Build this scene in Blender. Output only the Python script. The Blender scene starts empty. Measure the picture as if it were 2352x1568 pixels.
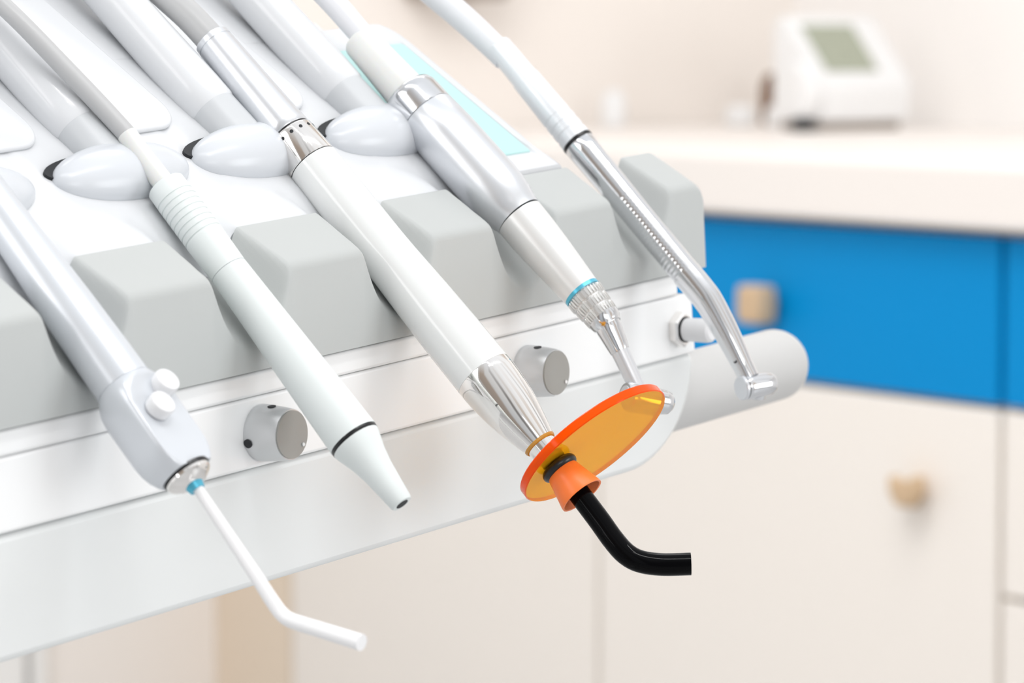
import bpy, bmesh, math
from mathutils import Vector, Matrix

# ------------------------------------------------------------------ scene, camera, light
scene = bpy.context.scene
COL = scene.collection
vs = scene.view_settings
vs.view_transform = 'Standard'; vs.look = 'None'; vs.exposure = 0.14; vs.gamma = 1.0
vs.use_curve_mapping = False

CAM_POS = Vector((0.0, 0.0, 1.05))
HEAD = math.radians(57.293); PITCH = math.radians(-4.6007)
fwd = Vector((math.cos(HEAD) * math.cos(PITCH), math.sin(HEAD) * math.cos(PITCH), math.sin(PITCH)))
right = Vector((math.sin(HEAD), -math.cos(HEAD), 0)); upv = right.cross(fwd)
cam_d = bpy.data.cameras.new('camera'); cam = bpy.data.objects.new('camera', cam_d); COL.objects.link(cam)
cam.matrix_world = Matrix(((right.x, upv.x, -fwd.x, CAM_POS.x), (right.y, upv.y, -fwd.y, CAM_POS.y),
                           (right.z, upv.z, -fwd.z, CAM_POS.z), (0, 0, 0, 1)))
cam_d.sensor_width = 36; cam_d.lens = 36 * 8500 / 2352
cam_d.clip_start = 0.05
cam_d.dof.use_dof = True; cam_d.dof.focus_distance = 1.315; cam_d.dof.aperture_fstop = 14.5
scene.camera = cam

world = bpy.data.worlds.new('world'); scene.world = world; world.use_nodes = True
wn = world.node_tree; wn.nodes.clear()
tc = wn.nodes.new('ShaderNodeTexCoord'); sep = wn.nodes.new('ShaderNodeSeparateXYZ')
wn.links.new(tc.outputs['Generated'], sep.inputs[0])


def wmath(op, a, b=None, c=None):
    n_ = wn.nodes.new('ShaderNodeMath'); n_.operation = op
    for i_, v_ in enumerate((a, b, c)):
        if v_ is None: continue
        if isinstance(v_, (int, float)): n_.inputs[i_].default_value = v_
        else: wn.links.new(v_, n_.inputs[i_])
    return n_.outputs[0]


def wramp(fac, stops):
    r_ = wn.nodes.new('ShaderNodeValToRGB'); e_ = r_.color_ramp.elements
    e_[0].position, e_[0].color = stops[0][0], (*stops[0][1], 1)
    e_[1].position, e_[1].color = stops[-1][0], (*stops[-1][1], 1)
    for p, c in stops[1:-1]:
        q = e_.new(p); q.color = (*c, 1)
    wn.links.new(fac, r_.inputs[0]); return r_.outputs[0]


# a bright surgery all round: pale ceiling, pale walls with beige and dark bands added for chrome to reflect
zfac = wmath('MULTIPLY_ADD', sep.outputs[2], 0.5, 0.5)
ceil_c = wramp(zfac, [(0.0, (0.70, 0.71, 0.73)), (0.40, (0.86, 0.885, 0.92)), (0.55, (0.94, 0.965, 1.0)), (0.75, (1, 1, 1)), (1.0, (0.92, 0.94, 0.97))])
azim = wmath('FRACT', wmath('MULTIPLY', wmath('ARCTAN2', sep.outputs[1], sep.outputs[0]), 4.0 / (2 * math.pi)))
W_ = (1.0, 1.0, 1.0)
wall_c = wramp(azim, [(0.0, W_), (0.16, W_), (0.24, (0.62, 0.52, 0.44)), (0.38, (0.64, 0.54, 0.46)), (0.44, W_), (0.58, W_), (0.63, (0.34, 0.33, 0.32)),
                      (0.67, (0.36, 0.34, 0.33)), (0.72, W_), (0.80, W_), (0.85, (0.70, 0.62, 0.55)), (0.92, (0.72, 0.64, 0.57)), (0.97, W_), (1.0, W_)])
elev = wmath('ABSOLUTE', wmath('SUBTRACT', sep.outputs[2], 0.05))
mask = wmath('SUBTRACT', 1.0, wmath('SMOOTH_MIN', 1.0, wmath('MAXIMUM', 0.0, wmath('MULTIPLY_ADD', elev, 2.5, -1.1)), 0.2))
mix = wn.nodes.new('ShaderNodeMix'); mix.data_type = 'RGBA'; mix.blend_type = 'MULTIPLY'
wn.links.new(mask, mix.inputs[0]); wn.links.new(ceil_c, mix.inputs[6]); wn.links.new(wall_c, mix.inputs[7])
# world dimmed towards the left, added to shade the instruments' left sides
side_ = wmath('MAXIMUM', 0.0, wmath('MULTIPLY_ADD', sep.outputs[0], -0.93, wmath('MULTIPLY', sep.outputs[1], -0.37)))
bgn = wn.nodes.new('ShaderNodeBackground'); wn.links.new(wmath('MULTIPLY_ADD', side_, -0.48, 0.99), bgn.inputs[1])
wo = wn.nodes.new('ShaderNodeOutputWorld')
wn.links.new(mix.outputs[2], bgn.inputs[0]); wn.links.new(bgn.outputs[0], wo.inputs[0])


def area(name, loc, target, sx, sy, power, col=(1, 1, 1)):
    l = bpy.data.lights.new(name, 'AREA'); l.shape = 'RECTANGLE'; l.size = sx; l.size_y = sy
    l.energy = power; l.color = col
    o = bpy.data.objects.new(name, l); COL.objects.link(o); o.location = loc
    o.rotation_euler = (Vector(target) - Vector(loc)).to_track_quat('-Z', 'Y').to_euler()
    return o


area('ceiling_tube_light', (0.15, 0.75, 2.65), (0.55, 1.15, 0.9), 1.5, 0.035, 7, (1, 0.99, 0.98))
area('ceiling_tube_light_near', (0.95, 0.45, 2.65), (0.75, 1.1, 0.9), 1.5, 0.035, 7, (1, 0.99, 0.98))
area('ceiling_panel_light', (1.2, 2.5, 2.7), (2.1, 3.7, 0.7), 1.6, 1.2, 31, (1, 0.985, 0.97))
area('window_light', (-1.7, 1.3, 1.9), (1.6, 2.6, 0.7), 1.6, 1.5, 23, (1, 0.995, 0.985))
area('front_fill_light', (0.3, -1.3, 1.55), (0.65, 1.1, 0.93), 1.2, 0.8, 8, (1, 0.99, 0.975))  # added fill behind the camera, brightens the front of the unit
area('fill_light_right', (3.1, -1.2, 1.3), (0.75, 1.1, 0.92), 1.8, 1.5, 38, (0.96, 0.985, 1))  # unseen fill added on the right for panel fronts and instrument sides


# ------------------------------------------------------------------ materials
def mat(name, col, rough=0.4, metal=0.0, trans=0.0, ior=1.45, coat=0.0, vary=0.03, scale=60, spec=0.5, bump=0.0, sss=0.0):
    m = bpy.data.materials.new(name); m.use_nodes = True
    nt = m.node_tree; p = nt.nodes['Principled BSDF']
    p.inputs['Base Color'].default_value = (*col, 1); p.inputs['Roughness'].default_value = rough
    p.inputs['Metallic'].default_value = metal; p.inputs['Transmission Weight'].default_value = trans
    p.inputs['IOR'].default_value = ior; p.inputs['Coat Weight'].default_value = coat
    p.inputs['Specular IOR Level'].default_value = spec
    if sss:
        p.inputs['Subsurface Weight'].default_value = sss
        p.inputs['Subsurface Radius'].default_value = (0.004, 0.002, 0.001)
    if vary:
        t = nt.nodes.new('ShaderNodeTexCoord'); nz = nt.nodes.new('ShaderNodeTexNoise'); nz.inputs['Scale'].default_value = scale
        r = nt.nodes.new('ShaderNodeMapRange')
        r.inputs[3].default_value = max(0.01, rough - vary); r.inputs[4].default_value = min(1, rough + vary)
        nt.links.new(t.outputs['Object'], nz.inputs['Vector']); nt.links.new(nz.outputs['Fac'], r.inputs[0])
        nt.links.new(r.outputs[0], p.inputs['Roughness'])
        if bump:
            b = nt.nodes.new('ShaderNodeBump'); b.inputs['Strength'].default_value = bump; b.inputs['Distance'].default_value = 0.0004
            n2 = nt.nodes.new('ShaderNodeTexNoise'); n2.inputs['Scale'].default_value = 2500
            nt.links.new(t.outputs['Object'], n2.inputs['Vector']); nt.links.new(n2.outputs['Fac'], b.inputs['Height'])
            nt.links.new(b.outputs[0], p.inputs['Normal'])
    return m


M = dict(
    white=mat('white_gloss_plastic', (0.72, 0.735, 0.755), 0.22, coat=0.2),
    tray=mat('tray_white_plastic', (0.68, 0.695, 0.715), 0.3),
    shell=mat('body_white_plastic', (0.735, 0.755, 0.755), 0.35),
    panel=mat('panel_white_lacquer', (0.88, 0.89, 0.895), 0.25),
    handle=mat('handle_pale_grey_plastic', (0.56, 0.56, 0.555), 0.4),
    holder=mat('holder_grey_plastic', (0.475, 0.495, 0.49), 0.5, bump=0.06),
    collar=mat('collar_grey_plastic', (0.58, 0.60, 0.62), 0.35),
    hinge=mat('hinge_pale_plastic', (0.63, 0.655, 0.69), 0.25),
    dark=mat('black_gap', (0.015, 0.017, 0.02), 0.6),
    rubber=mat('black_rubber', (0.008, 0.008, 0.009), 0.28),
    teal=mat('teal_mat', (0.46, 0.70, 0.69), 0.45),
    silver=mat('satin_silver', (0.70, 0.72, 0.75), 0.31, metal=0.7),
    alu=mat('brushed_aluminium', (0.66, 0.67, 0.68), 0.38, metal=0.8),
    alu_face=mat('aluminium_knob_face', (0.36, 0.355, 0.335), 0.45, metal=0.3),
    chrome=mat('polished_chrome', (0.86, 0.84, 0.82), 0.06, metal=1.0, vary=0.0),
    steel=mat('polished_steel', (0.72, 0.73, 0.75), 0.14, metal=1.0),
    grip=mat('knurled_steel', (0.80, 0.80, 0.79), 0.28, metal=0.95),
    gold=mat('amber_seal', (0.55, 0.30, 0.06), 0.25),
    scaler=mat('pale_grey_green_plastic', (0.73, 0.775, 0.77), 0.42),
    curewhite=mat('porcelain_white_lacquer', (0.78, 0.795, 0.79), 0.12, coat=0.3),
    pearl=mat('pearl_white_metal', (0.77, 0.775, 0.77), 0.3, metal=0.35),
    syr=mat('pale_silver_blue_lacquer', (0.66, 0.69, 0.73), 0.3, metal=0.3),
    hose_grey=mat('grey_hose', (0.47, 0.475, 0.48), 0.35),
    hose_white=mat('white_hose', (0.74, 0.75, 0.78), 0.35),
    relief=mat('translucent_grey_sleeve', (0.74, 0.75, 0.735), 0.4, sss=0.3),
    conn=mat('white_connector', (0.78, 0.80, 0.83), 0.3, metal=0.15),
    blue=mat('blue_ring', (0.10, 0.48, 0.66), 0.25, metal=0.4),
    orange_rim=mat('orange_acrylic_edge', (1.0, 0.09, 0.0), 0.1, trans=0.25, ior=1.3, spec=0.25),  # edge glow of the acrylic put into a redder rim colour
    silicone=mat('orange_silicone', (0.95, 0.21, 0.04), 0.35, sss=0.35),
    guide=mat('black_glass_rod', (0.002, 0.002, 0.0025), 0.03, vary=0.0, spec=0.09),
    nozzle=mat('white_nozzle_plastic', (0.84, 0.84, 0.85), 0.3),
    button=mat('white_push_button', (0.78, 0.785, 0.80), 0.25),
    cream=mat('cream_laminate', (0.88, 0.83, 0.775), 0.45),
    carcass=mat('tan_chipboard', (0.62, 0.50, 0.36), 0.6),
    bluefront=mat('blue_laminate', (0.000, 0.255, 0.61), 0.5, spec=0.1),
    counter=mat('cream_worktop', (0.86, 0.81, 0.77), 0.35),
    knobwood=mat('tan_wooden_knob', (0.60, 0.43, 0.27), 0.5),
    wall=mat('peach_wall_paint', (0.85, 0.80, 0.755), 0.8),
    wallr=mat('pale_pink_wall_paint', (0.94, 0.925, 0.91), 0.8),
    tan=mat('tan_panel', (0.80, 0.68, 0.55), 0.55),
    floor=mat('pale_grey_vinyl_floor', (0.46, 0.465, 0.47), 0.35),
    door=mat('white_door_paint', (0.84, 0.83, 0.81), 0.4),
    device=mat('white_device_plastic', (0.82, 0.825, 0.83), 0.3),
    lcd=mat('grey_green_screen', (0.36, 0.385, 0.30), 0.25),
    brown=mat('brown_glass', (0.16, 0.07, 0.025), 0.2),
    taupe=mat('taupe_plastic', (0.36, 0.31, 0.27), 0.5),
)
# orange acrylic face: clear tinted sheet
m = mat('orange_acrylic', (1.0, 0.50, 0.012), 0.02, trans=0.62, ior=1.12, vary=0.0); M['orange'] = m
nt = m.node_tree; p_ = nt.nodes['Principled BSDF']
nz = nt.nodes.new('ShaderNodeTexNoise'); nz.inputs['Scale'].default_value = 8
t_ = nt.nodes.new('ShaderNodeTexCoord'); r_ = nt.nodes.new('ShaderNodeMapRange')
r_.inputs[3].default_value = 0.01; r_.inputs[4].default_value = 0.03
nt.links.new(t_.outputs['Object'], nz.inputs['Vector']); nt.links.new(nz.outputs['Fac'], r_.inputs[0]); nt.links.new(r_.outputs[0], p_.inputs['Roughness'])

# ------------------------------------------------------------------ frame of the dental unit (mm -> world)
UO = Vector((0.688586, 1.139441, 0.944797))
UX = Vector((0.925765, 0.370511, 0.075364)); UY = Vector((-0.371242, 0.928525, -0.004589)); UZ = Vector((-0.071678, -0.023730, 0.997146))


def W(p): return UO + (UX * p[0] + UY * p[1] + UZ * p[2]) * 0.001


def W0(p): return Vector(p)


# ------------------------------------------------------------------ object helpers
def tag(o, label=None, cat=None, group=None, kind=None):
    if label: o['label'] = label
    if cat: o['category'] = cat
    if group: o['group'] = group
    if kind: o['kind'] = kind
    return o


def thing(name, loc, label, cat, group=None):
    o = bpy.data.objects.new(name, None); COL.objects.link(o); o.location = loc
    o.empty_display_size = 0.02
    return tag(o, label, cat, group)


def base(o):
    v = Vector((0, 0, 0))
    while o is not None:
        v += Vector(o.location); o = o.parent
    return v


class MB:
    """collects vertices (own frame, via T) and faces; builds ONE mesh object"""
    def __init__(s, T=W): s.v = []; s.f = []; s.mi = []; s.T = T

    def add(s, vs_, fs_, mi=0):
        b = len(s.v); s.v += [s.T(v) for v in vs_]
        for f in fs_: s.f.append([b + i for i in f]); s.mi.append(mi)
        return s

    # surface of revolution: prof = [(s, r)], open ends are capped when cap
    def lathe(s, P, d, prof, seg=64, cap=(True, True), mod=None, ref=None):
        P = Vector(P); d = Vector(d).normalized()
        u = Vector(ref) if ref is not None else Vector((1, 0, 0)); u = (u - d * u.dot(d)).normalized(); w = d.cross(u)
        vs_ = []; fs_ = []
        for (q, r) in prof:
            for k in range(seg):
                a = 2 * math.pi * k / seg
                rr = r * (mod(q, a) if mod else 1)
                vs_.append(P + d * q + (u * math.cos(a) + w * math.sin(a)) * rr)
        n = len(prof)
        for i in range(n - 1):
            for k in range(seg):
                k2 = (k + 1) % seg
                fs_.append((i * seg + k, i * seg + k2, (i + 1) * seg + k2, (i + 1) * seg + k))
        if cap[0]: fs_.append(tuple(reversed(range(seg))))
        if cap[1]: fs_.append(tuple((n - 1) * seg + k for k in range(seg)))
        return s.add(vs_, fs_)

    # swept tube along points with radii
    def tube(s, pts, seg=32, cap=(True, True), smooth=8):
        P = [Vector(p[:3]) for p in pts]; R = [p[3] for p in pts]
        if smooth:
            Q = []; S = []
            for i in range(len(P) - 1):
                p0 = P[max(i - 1, 0)]; p1 = P[i]; p2 = P[i + 1]; p3 = P[min(i + 2, len(P) - 1)]
                for j in range(smooth):
                    t = j / smooth
                    Q.append(0.5 * ((2 * p1) + (p2 - p0) * t + (2 * p0 - 5 * p1 + 4 * p2 - p3) * t * t + (3 * p1 - p0 - 3 * p2 + p3) * t ** 3))
                    S.append(R[i] * (1 - t) + R[i + 1] * t)
            Q.append(P[-1]); S.append(R[-1]); P, R = Q, S
        vs_ = []; fs_ = []; u = None
        for i, p in enumerate(P):
            d = (P[min(i + 1, len(P) - 1)] - P[max(i - 1, 0)]).normalized()
            if u is None:
                u = Vector((1, 0, 0)) if abs(d.x) < 0.9 else Vector((0, 0, 1))
            u = (u - d * u.dot(d)).normalized(); w = d.cross(u)
            for k in range(seg):
                a = 2 * math.pi * k / seg
                vs_.append(p + (u * math.cos(a) + w * math.sin(a)) * R[i])
        n = len(P)
        for i in range(n - 1):
            for k in range(seg):
                k2 = (k + 1) % seg
                fs_.append((i * seg + k, i * seg + k2, (i + 1) * seg + k2, (i + 1) * seg + k))
        if cap[0]: fs_.append(tuple(reversed(range(seg))))
        if cap[1]: fs_.append(tuple((n - 1) * seg + k for k in range(seg)))
        return s.add(vs_, fs_)

    def box(s, lo, hi):
        x0, y0, z0 = lo; x1, y1, z1 = hi
        return s.add([(x0, y0, z0), (x1, y0, z0), (x1, y1, z0), (x0, y1, z0), (x0, y0, z1), (x1, y0, z1), (x1, y1, z1), (x0, y1, z1)],
                     [(0, 3, 2, 1), (4, 5, 6, 7), (0, 1, 5, 4), (1, 2, 6, 5), (2, 3, 7, 6), (3, 0, 4, 7)])

    # polygon (list of 2D) mapped by fn(a, b, t) and swept between t0 and t1
    def prism(s, poly, fn, t0, t1):
        n = len(poly)
        vs_ = [fn(a, b, t0) for a, b in poly] + [fn(a, b, t1) for a, b in poly]
        fs_ = [tuple(reversed(range(n))), tuple(range(n, 2 * n))]
        for i in range(n):
            j = (i + 1) % n; fs_.append((i, j, n + j, n + i))
        return s.add(vs_, fs_)

    def build(s, name, material, parent=None, bevel=0.0, sharp=35, label=None, kind=None, sub=0, bseg=3):
        me = bpy.data.meshes.new(name)
        off = base(parent) if parent else (sum(s.v, Vector()) / len(s.v))
        me.from_pydata([tuple(v - off) for v in s.v], [], s.f)
        bm = bmesh.new(); bm.from_mesh(me); bmesh.ops.recalc_face_normals(bm, faces=bm.faces); bm.to_mesh(me); bm.free()
        for m_ in (material if isinstance(material, (list, tuple)) else [material]): me.materials.append(m_)
        for p, i in zip(me.polygons, s.mi): p.material_index = i; p.use_smooth = True
        me.set_sharp_from_angle(angle=math.radians(sharp))
        o = bpy.data.objects.new(name, me); COL.objects.link(o)
        if parent: o.parent = parent
        else: o.location = off
        if bevel:
            b = o.modifiers.new('bevel', 'BEVEL'); b.width = bevel; b.segments = bseg; b.limit_method = 'ANGLE'; b.angle_limit = math.radians(30)
            b.harden_normals = False
        if label: o['label'] = label
        if kind: o['kind'] = kind
        return o


def struct(name, mb, material, **k):
    return mb.build(name, material, None, kind='structure', **k)


# ------------------------------------------------------------------ the room
struct('floor', MB(W0).box((-3, -2.5, -0.1), (3.5, 4.6, 0)), M['floor'])
struct('wall_back', MB(W0).box((-3, 4.50, 0), (3.5, 4.60, 2.7)), M['wall'])
struct('wall_right', MB(W0).box((3.40, -2.5, 0), (3.5, 4.50, 2.7)), M['wallr'])
struct('trim_1', MB(W0).box((2.401, 4.288, 0), (2.46, 4.499, 0.864)), M['tan'])
struct('trim_2', MB(W0).box((2.112, 4.475, 0), (2.133, 4.50, 2.12)).box((1.21, 4.475, 2.06), (2.112, 4.50, 2.12)).box((1.19, 4.475, 0), (1.211, 4.50, 2.12)), M['door'], bevel=0.003)
struct('door_1', MB(W0).box((1.215, 4.482, 0.005), (2.104, 4.50, 2.055)), M['door'], bevel=0.002)


# ------------------------------------------------------------------ cabinets along the right wall
def knob(parent, y, z, notch):
    b = MB(W0)
    prof = [(-0.02, -0.02), (0.02, -0.02), (0.022, 0.0), (0.02, 0.021)] + ([(0.008, 0.012), (-0.006, 0.012)] if notch else []) + [(-0.02, 0.021), (-0.022, 0.0)]
    if notch: prof = [(-0.013, -0.016), (0.013, -0.016), (0.024, -0.002), (0.025, 0.016), (0.010, 0.011), (-0.004, 0.012), (-0.022, 0.020), (-0.025, 0.0)]
    b.prism(prof, lambda a, c, t: (t, y + a, z + c), 2.362 if not notch else 2.372, 2.388)
    b.box((2.386, y - 0.008, z - 0.008), (2.3995, y + 0.008, z + 0.008))
    return b.build('knob', M['knobwood'], parent, bevel=0.005, label='tan wooden knob')


def cabinet(y0, y1, kind, label):
    r = thing('base_cabinet', (2.87, (y0 + y1) / 2, 0), label, 'cabinet', None)
    g = 0.004
    MB(W0).box((2.42, y0, 0.09), (3.385, y1, 0.862)).build('carcass', M['carcass'], r)
    MB(W0).box((2.47, y0, 0.0), (3.385, y1, 0.088)).build('plinth', M['cream'], r)
    d = MB(W0).box((2.4, y0 + g, 0.690), (2.419, y1 - g, 0.857)).build('drawer', M['bluefront'], r, bevel=0.0015, label='blue drawer front')
    if kind == 'door':
        knob(d, (y0 + y1) / 2 + 0.018, 0.769, False)
        dd = MB(W0).box((2.4, y0 + g, 0.10), (2.419, y1 - g, 0.684)).build('door', M['cream'], r, bevel=0.0015)
        knob(dd, y0 + 0.122, 0.592, True)
    else:
        knob(d, (y0 + y1) / 2, 0.769, False)
        for z0, z1 in ((0.499, 0.684), (0.10, 0.494)):
            dd = MB(W0).box((2.4, y0 + g, z0), (2.419, y1 - g, z1)).build('drawer', M['cream'], r, bevel=0.0015, label='cream drawer front')
            knob(dd, (y0 + y1) / 2, (z0 + z1) / 2, True)
    return r


cabinet(3.553, 4.285, 'door', 'cream base cabinet farthest left of the run, behind the syringe tip')
cabinet(2.834, 3.551, 'door', 'base cabinet with whole blue drawer with knob over cream door')
cabinet(2.10, 2.832, 'drawers', 'base cabinet cut by right photo edge with stacked cream drawers')
wt = MB(W0).box((2.375, 2.1, 0.865), (3.40, 4.497, 0.931)).build('worktop', M['counter'], None, bevel=0.006)
tag(wt, 'thick cream worktop running over the blue drawers', 'worktop')

# white desktop device with a grey screen
ZC = 0.931
dev = thing('desktop_monitor', (3.15, 4.12, ZC), 'white desktop device with grey green screen on the worktop', 'monitor')
ang = math.radians(-6); ca, sa = math.cos(ang), math.sin(ang)


def DV(p):  # x right along the device, y back, z up
    return Vector((3.080 + p[0] * ca + p[1] * sa, 4.02 - p[0] * sa + p[1] * ca, ZC + p[2]))


prof_d = [(0.0, 0.012), (-0.004, 0.06), (0.004, 0.076), (0.072, 0.154), (0.084, 0.158), (0.096, 0.145), (0.098, 0.012)]
MB(DV).prism(prof_d, lambda a, b, t: (t, a, b), 0.0, 0.172).build('housing', M['device'], dev, bevel=0.010, bseg=4)
MB(DV).prism([(0.0, 0.016), (-0.012, 0.05), (-0.004, 0.078), (0.022, 0.098), (0.036, 0.09), (0.034, 0.016)], lambda a, b, t: (t, a, b), -0.030, -0.002).build('handset_cradle', M['device'], dev, bevel=0.010, bseg=4)
MB(DV).box((0.012, 0.01, 0.0), (0.162, 0.09, 0.013)).build('foot', M['taupe'], dev, bevel=0.002)
MB(DV).box((-0.036, -0.006, 0.0), (-0.014, 0.02, 0.017)).build('rubber_foot', M['dark'], dev, bevel=0.003, label='black rubber foot')


def SP(u, v, w):  # on the sloped face
    n = Vector((0, -0.754, 0.657)); t = Vector((0, 0.657, 0.754))
    q = Vector((0, 0.004, 0.076)) + t * v + n * w
    return (u, q.y, q.z)


sc_ = MB(DV)
sc_.add([SP(0.020, 0.006, 0.0004), SP(0.118, 0.006, 0.0004), SP(0.118, 0.090, 0.0004), SP(0.020, 0.090, 0.0004),
         SP(0.020, 0.006, 0.0016), SP(0.118, 0.006, 0.0016), SP(0.118, 0.090, 0.0016), SP(0.020, 0.090, 0.0016)],
        [(0, 3, 2, 1), (4, 5, 6, 7), (0, 1, 5, 4), (1, 2, 6, 5), (2, 3, 7, 6), (3, 0, 4, 7)])
sc_.build('screen', M['lcd'], dev, label='grey green screen')


def jar(name, x, y, r, h, material, label, cat, group=None):
    prof = [(0, r * 0.8), (0.002, r * 0.95), (h * 0.15, r), (h * 0.7, r * 0.98), (h * 0.9, r * 0.75), (h, r * 0.4)]
    o = MB(W0).lathe((x, y, ZC), (0, 0, 1), prof, 32).build(name, material)
    return tag(o, label, cat, group)


jar('cotton_jar', 3.183, 4.25, 0.020, 0.032, M['device'], 'small round white jar nearest the desktop device on the worktop', 'jar', 'white jars on the worktop')
jar('cotton_jar', 3.187, 4.35, 0.022, 0.030, M['device'], 'small round white jar second left of the desktop device', 'jar', 'white jars on the worktop')
jar('cotton_jar', 3.012, 4.42, 0.018, 0.052, M['device'], 'white jar standing alone near the back wall, left on the worktop', 'jar', 'white jars on the worktop')
jar('medicine_bottle', 3.297, 4.42, 0.018, 0.075, M['brown'], 'small brown bottle half hidden behind the desktop device', 'bottle')
disp = MB(W0).box((2.70, 4.41, 1.112), (2.835, 4.499, 1.40)).build('wall_dispenser', M['taupe'], None, bevel=0.012)
tag(disp, 'taupe wall dispenser cut off at the top edge, above the worktop', 'dispenser')

# ------------------------------------------------------------------ the dental delivery unit
unit = thing('dental_delivery_unit', W((-60, 80, -60)), 'white dental delivery unit with grey notched instrument rest', 'dental unit')
GROOVES = (-171.1, -87.5, -4.0, 74.2, 153.6)


def smin(a, b, k):
    h = max(k - abs(a - b), 0) / k
    return min(a, b) - h * h * k * 0.25


def groove_z(x, y, g):
    Wd = 21.2 - 2.6 * y / 22; bot = 8.8 + 1.03 * y; top = 34 + 0.6 * y
    D = max(top - bot, 1)
    return bot + D * (abs(x - g) / Wd) ** 2.6


# grey notched rest
X0, X1 = -300.0, 198.0
xs = []; x = X0
while x < X1 - 0.01: xs.append(x); x += 1.0
xs.append(X1)


def rest_top(x, y):
    z = 34 + 0.6 * y
    for g in GROOVES:
        if abs(x - g) < 45: z = smin(z, groove_z(x, y, g), 3.0)
    e = X1 - x
    if e < 6: z -= (6 - math.sqrt(max(0, 36 - (6 - e) ** 2))) * 0.75
    return z


rows = [(0.0, -2.2), (0.25, -1.2), (0.8, -0.5), (1.8, -0.08), (3.0, 0), (6, 0), (9, 0), (12, 0), (15, 0), (18, 0), (21, 0), (22, -0.2)]
mb = MB(); vs_ = []; fs_ = []
front = [0.0, 1.2]
for xx in xs: vs_.append((xx, 0.0, 0.4))
for (yy, dz) in rows:
    for xx in xs: vs_.append((xx, yy, max(rest_top(xx, yy) + dz, 1.0)))
for xx in xs: vs_.append((xx, 24.0, 0.4))
nx = len(xs); nr = len(rows) + 2
for i in range(nr - 1):
    for k in range(nx - 1):
        fs_.append((i * nx + k, i * nx + k + 1, (i + 1) * nx + k + 1, (i + 1) * nx + k))
fs_.append(tuple(i * nx for i in range(nr))); fs_.append(tuple(i * nx + nx - 1 for i in reversed(range(nr))))
fs_.append(tuple([k for k in range(nx)] + [(nr - 1) * nx + k for k in reversed(range(nx))]))
mb.add(vs_, fs_); mb.build('instrument_rest', M['holder'], unit, sharp=42, label='grey notched instrument rest')

# white sloped tray behind the rest
HC = (-170.0, -90.5, -17.5, 59.4)      # hinge centres of the four instrument arms


def tray_top(x, y):
    z = 45.4 + 0.7 * (y - 22)
    for g in GROOVES:
        if abs(x - g) < 45:
            bot = 8.8 + 1.03 * y
            bot += (z - bot) * min(1.0, max(0.0, (y - 24) / 18.0)); gz = bot + max(z - bot, 0.5) * (abs(x - g) / (19 + 0.12 * (y - 22))) ** 2.6
            if gz < z + 8: z = smin(z, gz, 6.0)
    return z


mb = MB(); vs_ = []; fs_ = []
txs = [X0 + 3 * i for i in range(int((126 - X0) / 3) + 1)] + [126.6, 127.2, 128.5, 130, 131.5, 132.7, 133.2, 133.5]
tys = [23.5, 26, 29, 32, 35, 38, 42, 46, 50, 55, 60, 66, 74, 84, 92, 94, 94.6, 95.4, 98, 102, 104.5, 105.8, 106.6]
def edge_drop(x, y):
    up = 0.0
    if x > 66:
        if x > 126.5: up = min(2.2, (x - 126.5) * 3.0)
        if y > 94: up = max(up, min(2.2, (y - 94) * 1.5))
        if y < 33: up = max(up, min(2.2, (33 - y) * 1.2)) if x > 100 else up
        dn = max(0.0, x - 131.8) ** 2 * 0.5 + max(0.0, y - 104.5) ** 2 * 0.4
        up -= dn
    return -up
for yy in tys:
    for xx in txs:
        X = xx
        if yy > 91 and xx > 100:      # rounded corner in plan
            lim = 117.5 + 16 * math.sqrt(max(0, 1 - ((yy - 91) / 16.2) ** 2)); X = min(xx, lim)
        vs_.append((X, yy, tray_top(X, yy) - edge_drop(xx, yy)))
n1 = len(txs)
vb = [(v[0], v[1], v[2] - 9) for v in vs_]
nv = len(vs_); ny = len(tys)
for i in range(ny - 1):
    for k in range(n1 - 1):
        q = (i * n1 + k, i * n1 + k + 1, (i + 1) * n1 + k + 1, (i + 1) * n1 + k)
        fs_.append(q); fs_.append(tuple(nv + j for j in reversed(q)))
ring = [k for k in range(n1)] + [i * n1 + n1 - 1 for i in range(1, ny)] + [(ny - 1) * n1 + k for k in reversed(range(n1 - 1))] + [i * n1 for i in reversed(range(1, ny - 1))]
for a_, b_ in zip(ring, ring[1:] + ring[:1]): fs_.append((a_, nv + a_, nv + b_, b_))
mb.add(vs_ + vb, fs_)
mb.build('tray', M['tray'], unit, sharp=50)
# upper deck of the tray behind the arms
mb = MB()
mb.prism([(104, 102.8), (225, 187.5), (225, 176.5), (104, 91.8)], lambda a, b, t: (t, a, b - 1.2), X0, 66)
mb.build('upper_deck', M['tray'], unit, bevel=0.002)


def on_tray(x, y, h=0.0):   # point above the tray plane
    z = 45.4 + 0.7 * (y - 22); n_ = Vector((0, -0.5735, 0.8192))
    return Vector((x, y, z)) + n_ * h


# raised pads between the arms
for (a0, a1) in ((-152, -108), (-80, -36), (-6, 40)):
    pts = []
    r = 13
    for cx_, cy_, s0 in ((a1 - r, 68 + r, -90), (a1 - r, 195, 0), (a0 + r, 195, 90), (a0 + r, 68 + r, 180)):
        for k in range(9):
            t = math.radians(s0 + k * 90 / 8); pts.append((cx_ + r * math.cos(t), cy_ + r * math.sin(t) * 0.85))
    mb = MB(); mb.prism(pts, lambda a, b, t: tuple(on_tray(a, b, t)), -1.0, 1.0)
    mb.build('raised_pad', M['tray'], unit, bevel=0.0009)

# teal mat lying in the right part of the tray
mb = MB()
mb.prism([(70, 34.0), (125.5, 33.2), (125.9, 92.5), (124.5, 93.8), (70, 93.8)], lambda a, b, t: tuple(on_tray(a, b, t)), -0.6, 1.3)
mb.build('tray_mat', M['teal'], unit, bevel=0.0004, label='teal mat')

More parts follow.
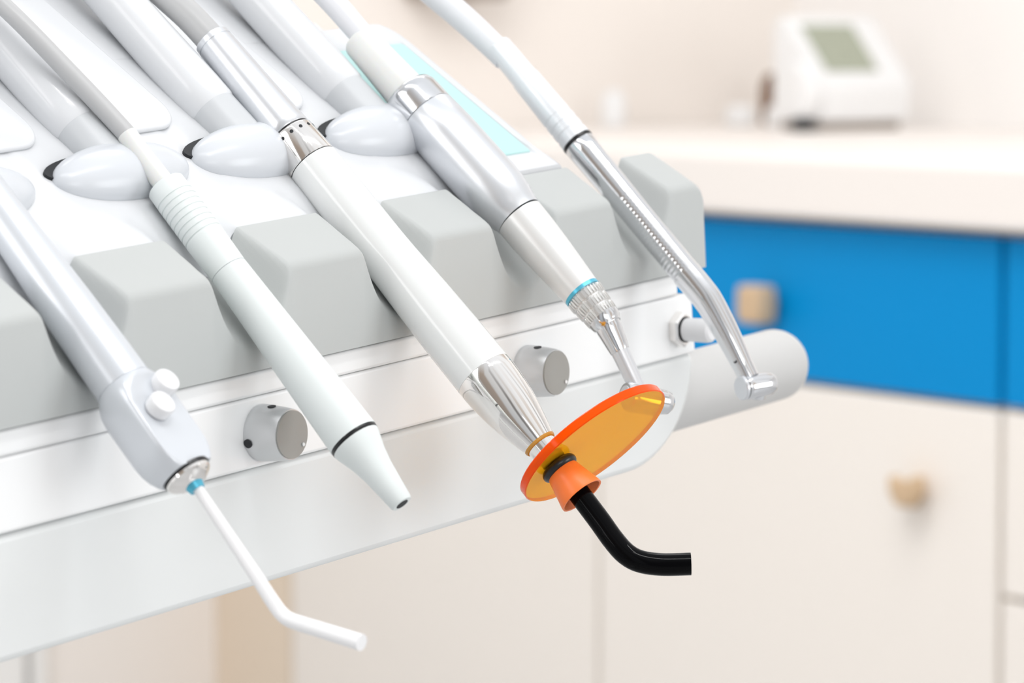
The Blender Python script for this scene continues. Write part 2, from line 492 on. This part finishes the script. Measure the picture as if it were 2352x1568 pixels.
# instrument arms with grey collars and hinge domes
ad = Vector((0, 0.731, 0.682))
nrm = Vector((0, -0.5735, 0.8192)); slp = Vector((0, 0.8192, 0.5735))
for hx in HC:
    c = on_tray(hx, 57.0, -1.2)
    mb = MB()
    mb.lathe(c, ad, [(19.5, 9.2), (21, 9.8), (30, 9.9), (60, 9.4), (100, 9.0), (150, 9.5), (215, 10)], 48)
    arm = mb.build('instrument_arm', M['white'], unit)
    MB().lathe(c, ad, [(-4, 9.6), (0, 9.6), (21, 9.3)], 48).build('arm_collar', M['collar'], arm, label='grey collar')
    # hinge dome
    e = MB(); c2 = on_tray(hx, 53.5, -0.5); V = []; F = []
    nu, nw = 48, 20
    for j in range(nw + 1):
        ph = math.pi * j / nw
        for i in range(nu):
            th = 2 * math.pi * i / nu
            V.append(c2 + Vector((1, 0, 0)) * (33.5 * math.cos(ph)) + (slp * math.cos(th) * 13.0 + nrm * math.sin(th) * 10.5) * max(math.sin(ph), 0.001))
    for j in range(nw):
        for i in range(nu):
            i2 = (i + 1) % nu; F.append((j * nu + i, j * nu + i2, (j + 1) * nu + i2, (j + 1) * nu + i))
    e.add(V, F); e.build('hinge_dome', M['hinge'], arm, sharp=180)
    # dark slot around the dome
    s_ = MB(); pts = []
    for k in range(40):
        t = 2 * math.pi * k / 40; pts.append((hx + 34.4 * math.cos(t), 57.6 + 6.4 * math.sin(t)))
    s_.prism(pts, lambda a, b, t: tuple(on_tray(a, b, t)), -1.0, 0.5)
    s_.build('hinge_slot', M['dark'], arm, label='dark gap round the hinge')

# rear cover carrying arms and hoses
MB().prism([(150, 60), (150, 120), (205, 158), (205, 215), (285, 215), (285, 60)], lambda a, b, t: (t, a, b), X0, 66).build('rear_cover', M['shell'], unit, bevel=0.012)


# body under the rest: ledge, knob panel and rounded lower shell
def body_fn(a, b, t): return (a, t, b)


mb = MB(); mb.prism([(X0, -8.7), (180, -8.7), (180, -0.3), (X0, -0.3)], body_fn, 2.0, 150); mb.build('front_ledge', M['panel'], unit, bevel=0.0012)
mb = MB(); mb.prism([(X0, -33.2), (192, -33.6), (191, -12), (187, -8.9), (X0, -8.9)], body_fn, 2.6, 150); mb.build('control_panel', M['panel'], unit, bevel=0.0012)
pts = [(X0, -33.7), (191, -33.7)]
for k in range(1, 17):
    t = math.pi / 2 * k / 16; pts.append((142 + 49 * math.cos(t), -34 - 40.5 * math.sin(t)))
pts.append((X0, -74.5))
mb = MB(); mb.prism(pts, body_fn, 3.2, 150); mb.build('lower_shell', M['shell'], unit, bevel=0.0025)
MB().prism([(8, -70), (148, -70), (148, 104), (104, 74), (26, 18), (26, -1), (8, -1)], lambda a, b, t: (t, a, b), X0, 140).build('chassis', M['shell'], unit)

# two aluminium control knobs
for cx_, cz_ in ((-84.4, -21.6), (74.1, -23.8)):
    P = (cx_, 2.6, cz_); d = (0, -1, 0)
    k = MB().lathe(P, d, [(0, 9.6), (0.6, 9.9), (3, 9.85), (9, 9.35), (12.2, 9.0), (13.4, 8.7)], 64, cap=(True, True)).build('control_knob', M['alu'], unit, label='aluminium control knob')
    MB().lathe(P, d, [(13.3, 8.35), (13.9, 8.3)], 64).build('knob_face', M['alu_face'], k, label='darker grey flat face')
    h_ = MB()
    a_ = math.radians(97); dirr = Vector((math.cos(a_), 0, math.sin(a_)))
    h_.lathe(Vector(P) + Vector((0, -6.3, 0)) + dirr * 8.2, dirr, [(0, 1.5), (1.55, 1.5)], 20)
    h_.build('set_screw', M['dark'], k, label='dark set screw hole')
    a_ = math.radians(193); dirr = Vector((math.cos(a_), 0, math.sin(a_)))
    MB().lathe(Vector(P) + Vector((0, -2.0, 0)) + dirr * 8.4, dirr, [(0, 1.6), (1.9, 1.6)], 20).build('set_screw', M['dark'], k, label='dark set screw hole')
    MB().lathe((cx_ + 5.2, -10.6 - 0.9, cz_ - 4.2), d, [(0, 0.7), (0.35, 0.6)], 16).build('index_dot', M['panel'], k, label='pale index dot')
# toggle with hexagonal nut
P = (179.0, 2.6, -22.4)
t_ = MB().lathe(P, (0, -1, 0), [(0, 7.2), (3.2, 7.2), (4.0, 6.4)], 6, ref=(0, 0, 1)).build('hex_nut', M['chrome'], unit, sharp=20, label='chrome hexagonal nut')
MB().lathe(P, (0, -1, 0), [(3.8, 5.2), (4.4, 5.2)], 32).build('nut_seal', M['dark'], t_)
MB().lathe(P, (0, -1, 0), [(4.2, 4.3), (4.6, 4.7), (14.5, 4.9), (16.0, 4.6), (16.8, 3.6)], 40).build('push_button', M['button'], t_, label='white push button')
# capsule shaped handle sticking out on the right
prof = [(-150, 15.2), (0, 15.2)] + [(15.2 * 0.86 * math.sin(t * math.pi / 24), 15.2 * math.cos(t * math.pi / 24)) for t in range(1, 12)] + [(13.08, 0.6)]
MB().lathe((279.5, 20, -52.5), (1, 0, 0), prof, 64, ref=(0, 0, 1)).build('handle', M['handle'], unit)
# carrying arm and column that hold the unit, left of the view
MB().tube([(-250, 150, -40, 32), (-420, 190, -42, 32), (-560, 230, -50, 32)], 32).build('support_arm', M['shell'], unit)
px_ = W((-560, 230, -50))
MB(W0).lathe((px_.x, px_.y, 0.0), (0, 0, 1), [(0, 0.19), (0.03, 0.19), (0.05, 0.06), (0.99, 0.05), (1.0, 0.03)], 48).build('support_column', M['shell'], unit)


def at(P, d, s): return Vector(P) + Vector(d).normalized() * s


# ------------------------------------------------------------------ 1 air water syringe
P = (-171.1, 0, 23.63); d = Vector((0, -0.6661, -0.7459)).normalized()
r = thing('air_water_syringe', W(P), 'silver white air water syringe with two round buttons, far left of the rest', 'syringe')
MB().lathe(P, d, [(-120, 5.6), (-110, 6.4), (-53.4, 7.4), (-37.7, 8.0), (-11.8, 9.0), (10, 9.5), (20.3, 9.6)], 64).build('handle', M['syr'], r)
MB().tube([tuple(at(P, d, -118)) + (5.0,), tuple(at(P, d, -150)) + (5.0,), (-171.1, 150, 186, 5.0), (-171.1, 215, 205, 5.0)]).build('hose', M['hose_white'], r)
# flattened valve head
u = Vector((1, 0, 0)); w = Vector((0, -0.7459, 0.6661))       # w: up and away from the axis
mb = MB(); V = []; F = []; ns = 64
st = [(20.2, 0.0, 0.97), (20.8, 0.05, 1.0), (23, 0.45, 1.0), (26, 0.85, 1.0), (30, 1.0, 1.0), (46, 1.0, 1.0), (50, 1.0, 0.97), (53, 1.0, 0.90), (55.5, 1.0, 0.80), (56.5, 1.0, 0.74)]
for (s_, t_, k_) in st:
    for k in range(ns):
        a_ = 2 * math.pi * (k + 0.5) / ns; ca_, sa_ = math.cos(a_), math.sin(a_)
        sg = lambda v: (1 if v >= 0 else -1)
        q0 = (9.65 * ca_, 9.65 * sa_)
        q1 = (11.6 * sg(ca_) * abs(ca_) ** 0.45, 10.2 * sg(sa_) * abs(sa_) ** 0.7)
        x_, y_ = q0[0] * (1 - t_) + q1[0] * t_, q0[1] * (1 - t_) + q1[1] * t_
        x_, y_ = x_ * k_, y_ * k_
        y_ = min(y_, 9.65 - 2.9 * min(1.0, (s_ - 20.2) / 12.0))
        V.append(Vector(P) + d * s_ + u * x_ + w * y_)
for i in range(len(st) - 1):
    for k in range(ns):
        k2 = (k + 1) % ns; F.append((i * ns + k, i * ns + k2, (i + 1) * ns + k2, (i + 1) * ns + k))
F.append(tuple(reversed(range(ns)))); F.append(tuple((len(st) - 1) * ns + k for k in range(ns)))
mb.add(V, F); hd = mb.build('valve_head', M['syr'], r, sharp=38)
for (s_, x_) in ((28.0, 6.0), (35.6, -2.6)):
    c = Vector(P) + d * s_ + u * x_ + w * 6.5
    MB().lathe(c, w, [(0, 3.6), (1.2, 3.6)], 32).build('button_seat', M['dark'], hd, label='dark button seat')
    MB().lathe(c, w, [(1.0, 4.3), (4.6, 4.5), (5.3, 4.1)], 40).build('push_button', M['button'], hd, label='round white push button')
MB().lathe(P, d, [(56.0, 8.3), (57.0, 8.4), (57.4, 8.1)], 48).build('nozzle_ring', M['rubber'], r, label='dark ring')
cp = MB().lathe(P, d, [(57.2, 8.0), (58.4, 8.0), (59.6, 7.0), (60.6, 5.4), (61.2, 4.4)], 48).build('nozzle_nut', M['chrome'], r, label='chrome nozzle nut')
MB().lathe(P, d, [(60.6, 3.3), (63.2, 2.6)], 32).build('nozzle_seal', M['blue'], cp, label='blue nozzle seal')
MB().tube([(-171.1, -39.8, -20.2, 1.7), (-171.1, -53.0, -36.2, 1.95), (-171.1, -64.4, -50.0, 2.2), (-171.1, -71.0, -58.2, 2.35), (-171.1, -74.2, -61.3, 2.4), (-171.1, -78.0, -62.9, 2.45), (-171.1, -89.7, -64.9, 2.55), (-171.1, -105.1, -67.4, 2.65)]).build('nozzle', M['nozzle'], r, label='bent white nozzle')

# ------------------------------------------------------------------ 2 ultrasonic scaler
P = (-87.5, 36.62, 63.47); d = Vector((0, -0.6732, -0.7395)).normalized()
r = thing('ultrasonic_scaler', W(P), 'matt pale grey scaler handpiece with black ring and ribbed grip', 'handpiece')
prof = [(0, 6.4), (0.6, 6.95), (5.6, 7.05)]
for i in range(8):
    s_ = 6.2 + i * 2.45
    prof += [(s_, 7.1), (s_ + 0.15, 6.8), (s_ + 0.5, 6.8), (s_ + 0.65, 7.1)]
prof += [(24.6, 7.15), (39.2, 6.8)]
MB().lathe(P, d, prof, 64).build('grip_sleeve', M['scaler'], r, sharp=60)
MB().lathe(P, d, [(39.2, 6.62), (39.5, 6.62)], 64).build('seam', M['collar'], r)
MB().lathe(P, d, [(39.45, 6.78), (70, 7.75), (100, 8.72), (113.9, 9.08)], 64).build('body', M['scaler'], r)
MB().lathe(P, d, [(113.8, 8.9), (114.2, 9.0), (115.2, 8.95), (115.4, 8.8)], 64).build('ring', M['rubber'], r, label='black ring')
MB().lathe(P, d, [(115.3, 8.85), (117, 8.5), (119.5, 7.7), (122.5, 6.75), (128, 5.6), (135, 4.75), (141.6, 4.0), (142.4, 3.5)], 64).build('tip_cap', M['scaler'], r)
MB().lathe(P, d, [(142.2, 2.3), (142.6, 2.2)], 32).build('tip_opening', M['dark'], r, label='dark tip opening')
MB().tube([(-87.5, 36.62, 63.47, 3.8), (-87.5, 39.4, 66.45, 3.8), (-87.5, 46.5, 73.9, 3.7), (-87.5, 52.6, 80.8, 3.6)]).build('hose_sleeve', M['relief'], r, label='grey hose sleeve')
MB().tube([(-87.5, 52.0, 80.3, 3.4), (-89.9, 62.5, 91.6, 3.4), (-93.9, 74.7, 105.2, 3.35), (-97.9, 87.2, 118.9, 3.3), (-99.5, 97.3, 127.9, 3.3), (-101.2, 114.4, 142.2, 3.3), (-98, 150, 180, 3.3), (-94, 215, 205, 3.3)]).build('hose', M['hose_grey'], r, label='grey hose')

# ------------------------------------------------------------------ 3 curing light
P = (-4.0, 37.8, 62.16); d = Vector((0, -0.6989, -0.7153)).normalized(); u = Vector((1, 0, 0)); w = d.cross(u)
r = thing('curing_light', W(P), 'white and chrome curing light with orange shield and black rod', 'curing light')
MB().lathe(P, d, [(-63.9, 6.5), (-63.4, 6.95), (-61.3, 7.05), (-61.15, 6.8), (-60.8, 6.8), (-60.6, 7.1), (-48.6, 7.5), (-34.5, 7.95), (-24, 8.4), (-18, 8.75), (-15.4, 8.85), (-15.0, 8.6)], 72).build('rear_sleeve', M['silver'], r, label='satin silver sleeve')
MB().lathe(P, d, [(-15.2, 8.45), (-14.2, 8.45)], 72).build('seal', M['rubber'], r, label='black seal')
ring = MB().lathe(P, d, [(-14.3, 8.7), (-13.9, 9.05), (-13.4, 9.15), (-0.5, 9.62), (-0.2, 9.55)], 96).build('collar_ring', M['chrome'], r, label='chrome collar with vent holes')
for k in range(14):
    a_ = 2 * math.pi * (k + 0.35) / 14
    dirr = u * math.cos(a_) + w * math.sin(a_)
    MB().lathe(Vector(P) + d * -11.6 + dirr * 8.4, dirr, [(0, 0.72), (0.86, 0.72)], 16).build('vent_hole', M['dark'], ring, label='dark vent hole')
MB().lathe(P, d, [(-0.25, 9.4), (0.15, 9.4)], 72).build('seam', M['dark'], r)
MB().lathe(P, d, [(0.1, 9.5), (0.4, 9.72), (11, 9.79), (27, 9.72), (42, 9.66), (50, 9.8), (60, 10.15), (68, 10.44), (85, 10.86), (103.3, 10.98)], 96).build('body', M['curewhite'], r)
MB().lathe(P, d, [(103.3, 10.9), (103.6, 11.0), (107, 10.96), (111, 10.75), (115, 10.4), (119, 9.95), (123.5, 9.2), (127.5, 8.3), (132, 7.25), (135.9, 6.25)], 96).build('nose_cone', M['chrome'], r, label='chrome nose cone')
MB().lathe(P, d, [(135.7, 6.0), (135.9, 6.28), (136.5, 6.2), (137.0, 5.9), (137.15, 5.45)], 64).build('nose_seal', M['gold'], r, label='amber seal')
MB().lathe(P, d, [(137.0, 5.45), (140.8, 5.35)], 64).build('neck', M['chrome'], r, label='chrome neck')
MB().lathe(P, d, [(140.7, 4.6), (142.9, 4.6)], 48).build('rod_socket', M['rubber'], r, label='black rod socket')
# orange oval shield, off centre on the rod
SC = Vector(P) + d * 144.0 + u * 21.0 + w * 4.0 * (1 if w.z > 0 else -1)
mb = MB(); n_ = 128; V = []
ua = (u + w * 0.0).normalized(); wa = w
for (q_, k_) in ((-1.7, 0.988), (-1.3, 1.0), (1.3, 1.0), (1.7, 0.988)):
    for k in range(n_):
        a_ = 2 * math.pi * k / n_; V.append(SC + d * q_ + ua * (33.3 * k_ * math.cos(a_)) + wa * (29.5 * k_ * math.sin(a_)))
mb.add(V, [tuple(reversed(range(n_))), tuple(3 * n_ + k for k in range(n_))], 0)
b_ = 0
for i in range(3):
    for k in range(n_):
        k2 = (k + 1) % n_; mb.f.append([i * n_ + k, i * n_ + k2, (i + 1) * n_ + k2, (i + 1) * n_ + k]); mb.mi.append(1)
mb.build('light_shield', [M['orange'], M['orange_rim']], r, label='transparent orange oval shield')
prof = [(145.8 + 1.9 * (1 + math.sin(t)), 5.1 + 1.9 * math.cos(t)) for t in [math.radians(-90 + i * 15) for i in range(13)]]
MB().lathe(P, d, prof, 64).build('grommet', M['rubber'], r, label='black rubber grommet')
MB().lathe(P, d, [(148.2, 4.6), (148.6, 5.7), (149.2, 5.95), (155, 7.25), (160.0, 8.4), (160.7, 8.35), (160.6, 7.7), (156, 6.0), (152, 4.05)], 72, cap=(False, False)).build('silicone_cuff', M['silicone'], r, label='flared orange silicone cuff')
G = [tuple(at(P, d, 146)) + (3.97,), tuple(at(P, d, 152)) + (3.97,), (-4.0, -73.2, -52.0, 3.97), (-4.3, -81.3, -60.75, 3.97), (-4.78, -87.3, -67.3, 3.97), (-4.6, -92.2, -71.9, 3.97), (-3.0, -97.0, -74.6, 3.97), (1.05, -103.3, -76.0, 3.97), (6.99, -111.56, -76.3, 3.97)]
MB().tube(G, 48, smooth=10).build('light_rod', M['guide'], r, label='bent black glass light rod')
MB().tube([(-4.0, 80.6, 105.8, 5.6), (-4.0, 91.4, 115.4, 5.6), (-4.0, 100.8, 122.4, 5.6), (-4.0, 113.6, 131.5, 5.65), (-4.0, 130, 141.5, 5.7), (-4, 170, 165, 5.7), (-4, 220, 185, 5.7)]).build('hose', M['hose_grey'], r, label='grey hose')

# ------------------------------------------------------------------ 4 contra angle handpiece on a motor
P = (73.5, 43.15, 72.81); d = Vector((0, -0.7303, -0.6831)).normalized()
r = thing('contra_angle_handpiece', W(P), 'silver motor handpiece with blue ring and knurled neck, behind the orange shield', 'handpiece')
MB().tube([(73.5, 70, 101, 4.6), (73.5, 78.7, 109.5, 4.75), (73.5, 86.7, 117.1, 4.85), (73.5, 98.9, 127.4, 4.9), (73.5, 115.4, 139.5, 4.9), (73.5, 160, 165, 4.9), (73.5, 220, 190, 4.9)]).build('hose', M['hose_white'], r, label='pale grey hose')
MB().lathe(P, d, [(-43, 5.6), (-42, 6.6), (-40.5, 7.0), (-26, 7.6), (-14, 8.15), (-11, 8.2)], 64).build('strain_relief', M['relief'], r, label='translucent grey strain relief')
MB().lathe(P, d, [(-12.2, 8.3), (-12.4, 9.6), (-11.6, 10.7), (-9.8, 11.35), (-7.5, 11.5), (-0.3, 11.55), (-0.1, 11.3)], 72).build('end_cap', M['steel'], r, label='polished end cap')
MB().lathe(P, d, [(-0.15, 11.2), (0.15, 11.2)], 72).build('seam', M['dark'], r)
MB().lathe(P, d, [(0.1, 11.4), (0.4, 11.6), (13, 12.15), (38, 12.1), (44, 11.75), (48.5, 11.1), (52, 10.3), (54, 9.75), (55.9, 9.55)], 72).build('motor', M['silver'], r, label='satin silver motor')
P2 = (73.5, 2.07, 34.39); d2 = Vector((0, -0.7015, -0.7126)).normalized()
MB().lathe(P2, d2, [(-0.6, 9.2), (0.1, 9.2)], 72).build('seam', M['dark'], r)
MB().lathe(P2, d2, [(0.0, 9.5), (8, 9.35), (18, 8.85), (30, 8.0), (37.8, 7.4)], 72).build('handpiece_body', M['pearl'], r, label='pearl white body')
MB().lathe(P2, d2, [(37.7, 7.38), (39.2, 7.4)], 72).build('colour_ring', M['blue'], r, label='blue ring')


def teeth(s_, a_):
    return 1.0 + 0.05 * (1 if math.sin(a_ * 32) > 0 else -1)


g_ = MB()
for (a0, a1, r0, r1) in ((39.5, 43.2, 7.3, 7.0), (43.7, 47.4, 6.9, 6.6), (47.9, 51.2, 6.5, 6.25)):
    g_.lathe(P2, d2, [(a0, r0 * 0.93), (a0 + 0.4, r0), (a1 - 0.4, r1), (a1, r1 * 0.93)], 288, mod=teeth)
g_.lathe(P2, d2, [(39.2, 6.75), (52, 5.85)], 48)
g_.build('knurled_grip', M['grip'], r, label='knurled steel grip', sharp=30)
MB().lathe(P2, d2, [(51.2, 6.35), (53.2, 6.1), (54.6, 5.2), (55.4, 4.9)], 64).build('front_collar', M['steel'], r)
MB().tube([(73.5, -35.0, -3.6, 5.1), (73.5, -36.4, -6.2, 4.95), (73.5, -40.7, -14.3, 3.7)], smooth=6).build('neck_cone', M['steel'], r)
MB().tube([(73.5, -40.6, -14.1, 3.5), (73.5, -46.1, -24.6, 3.15), (73.5, -48.2, -28.4, 3.1)], smooth=6).build('neck', M['silver'], r)
hc = Vector((74.3, -49.8, -31.6)); hdir = Vector((0.85, -0.45, -0.28)).normalized()
hd = MB().lathe(hc, hdir, [(-8.2, 4.4), (-7.2, 5.0), (-5.6, 5.05), (-2, 4.8), (8, 4.7), (10.5, 4.2), (11.8, 3.0), (12.2, 1.2)], 64).build('head', M['steel'], r, label='polished steel head')
MB().lathe(hc, hdir, [(-8.5, 3.3), (-8.1, 3.5)], 48).build('head_button', M['silver'], hd)

# ------------------------------------------------------------------ 5 turbine handpiece
P = (153.2, 28.53, 54.37); d = Vector((0, -0.6907, -0.7231)).normalized()
r = thing('turbine_handpiece', W(P), 'slim polished steel turbine handpiece with bent head, far right of the rest', 'handpiece')
MB().tube([(153.2, 62.5, 88.0, 4.9), (153.2, 68.5, 93.4, 5.2), (153.2, 80.1, 102.7, 5.45), (153.2, 92.6, 111.9, 5.6), (153.2, 110.6, 124.5, 5.8), (153.2, 132.1, 137.3, 5.85), (153.2, 175, 160, 5.85), (120, 235, 185, 5.85)]).build('hose', M['hose_white'], r, label='white hose')
MB().lathe(P, d, [(-54, 4.9), (-53, 5.25), (-36, 5.5), (-35.2, 5.85), (-18, 6.2), (-14.5, 6.3), (-14.2, 6.05), (-13, 6.05), (-12.7, 6.35), (-10.5, 6.38), (-10.2, 6.1), (-9.0, 6.1), (-8.7, 6.4), (-6.5, 6.42), (-6.2, 6.15), (-5.0, 6.15), (-4.7, 6.45), (-1.5, 6.55)], 64).build('hose_connector', M['conn'], r, label='white ribbed connector')
MB().lathe(P, d, [(-1.6, 6.35), (-1.3, 6.62), (-0.3, 6.62), (0.0, 6.3)], 64).build('seal', M['rubber'], r, label='black seal')
prof = [(-0.1, 6.2), (0.3, 6.5), (5, 6.4), (20, 6.1), (29, 6.0)] + [(29.5 + 0.25 * i, 6.0 - 0.0012 * i) for i in range(162)] + [(70.2, 5.95)]


def ribs(s_, a_):       # finger ribs on the lower left half of the grip
    if s_ < 29.2 or s_ > 69.5: return 1.0
    side = max(0.0, min(1.0, 1.6 * (-0.8 * math.cos(a_) - 0.6 * math.sin(a_)) - 0.1))
    return 1.0 - 0.022 * side * (0.5 + 0.5 * math.cos(2 * math.pi * s_ / 1.9))


MB().lathe(P, d, prof, 64, mod=ribs).build('body', M['steel'], r, sharp=80)
MB().tube([tuple(at(P, d, 69.6)) + (5.95,), (153.2, -24.6, -1.1, 5.87), (153.2, -29.0, -6.0, 5.75), (153.2, -33.4, -12.6, 5.4), (153.2, -38.25, -20.6, 4.9), (153.2, -44.0, -31.2, 4.15), (153.2, -46.6, -36.0, 4.0)], 48).build('neck', M['steel'], r)
hc = Vector((153.4, -47.9, -39.2)); hdir = Vector((0.92, -0.38, 0.02)).normalized()
hd = MB().lathe(hc, hdir, [(-3.9, 4.6), (-3.3, 4.85), (-2.6, 4.95), (-1, 4.9), (5, 4.7), (8.2, 4.35), (9.6, 3.5), (10.2, 1.6)], 64).build('head', M['steel'], r, label='polished steel head')
MB().lathe(hc, hdir, [(-5.7, 4.4), (-5.4, 4.7), (-4.4, 4.75)], 56).build('head_button', M['silver'], hd, label='flat grey head button')
MB().lathe(hc, hdir, [(-4.5, 4.3), (-3.8, 4.3)], 48).build('head_gap', M['dark'], hd)
jw = Vector((-0.08, -0.17, 0.98)).normalized()
MB().lathe(hc + hdir * 2.6 - jw * 3.2, -jw, [(0, 3.4), (1.9, 3.2), (2.2, 2.6)], 40).build('bur_collar', M['steel'], hd)
dirr = (Vector((-1, 0, 0)) + Vector((0, 0, 0.15))).normalized()
MB().lathe(Vector((153.2, -43.2, -29.6)) + dirr * 3.6, dirr, [(0, 0.8), (0.75, 0.8)], 16).build('spray_hole', M['dark'], r, label='dark spray hole')
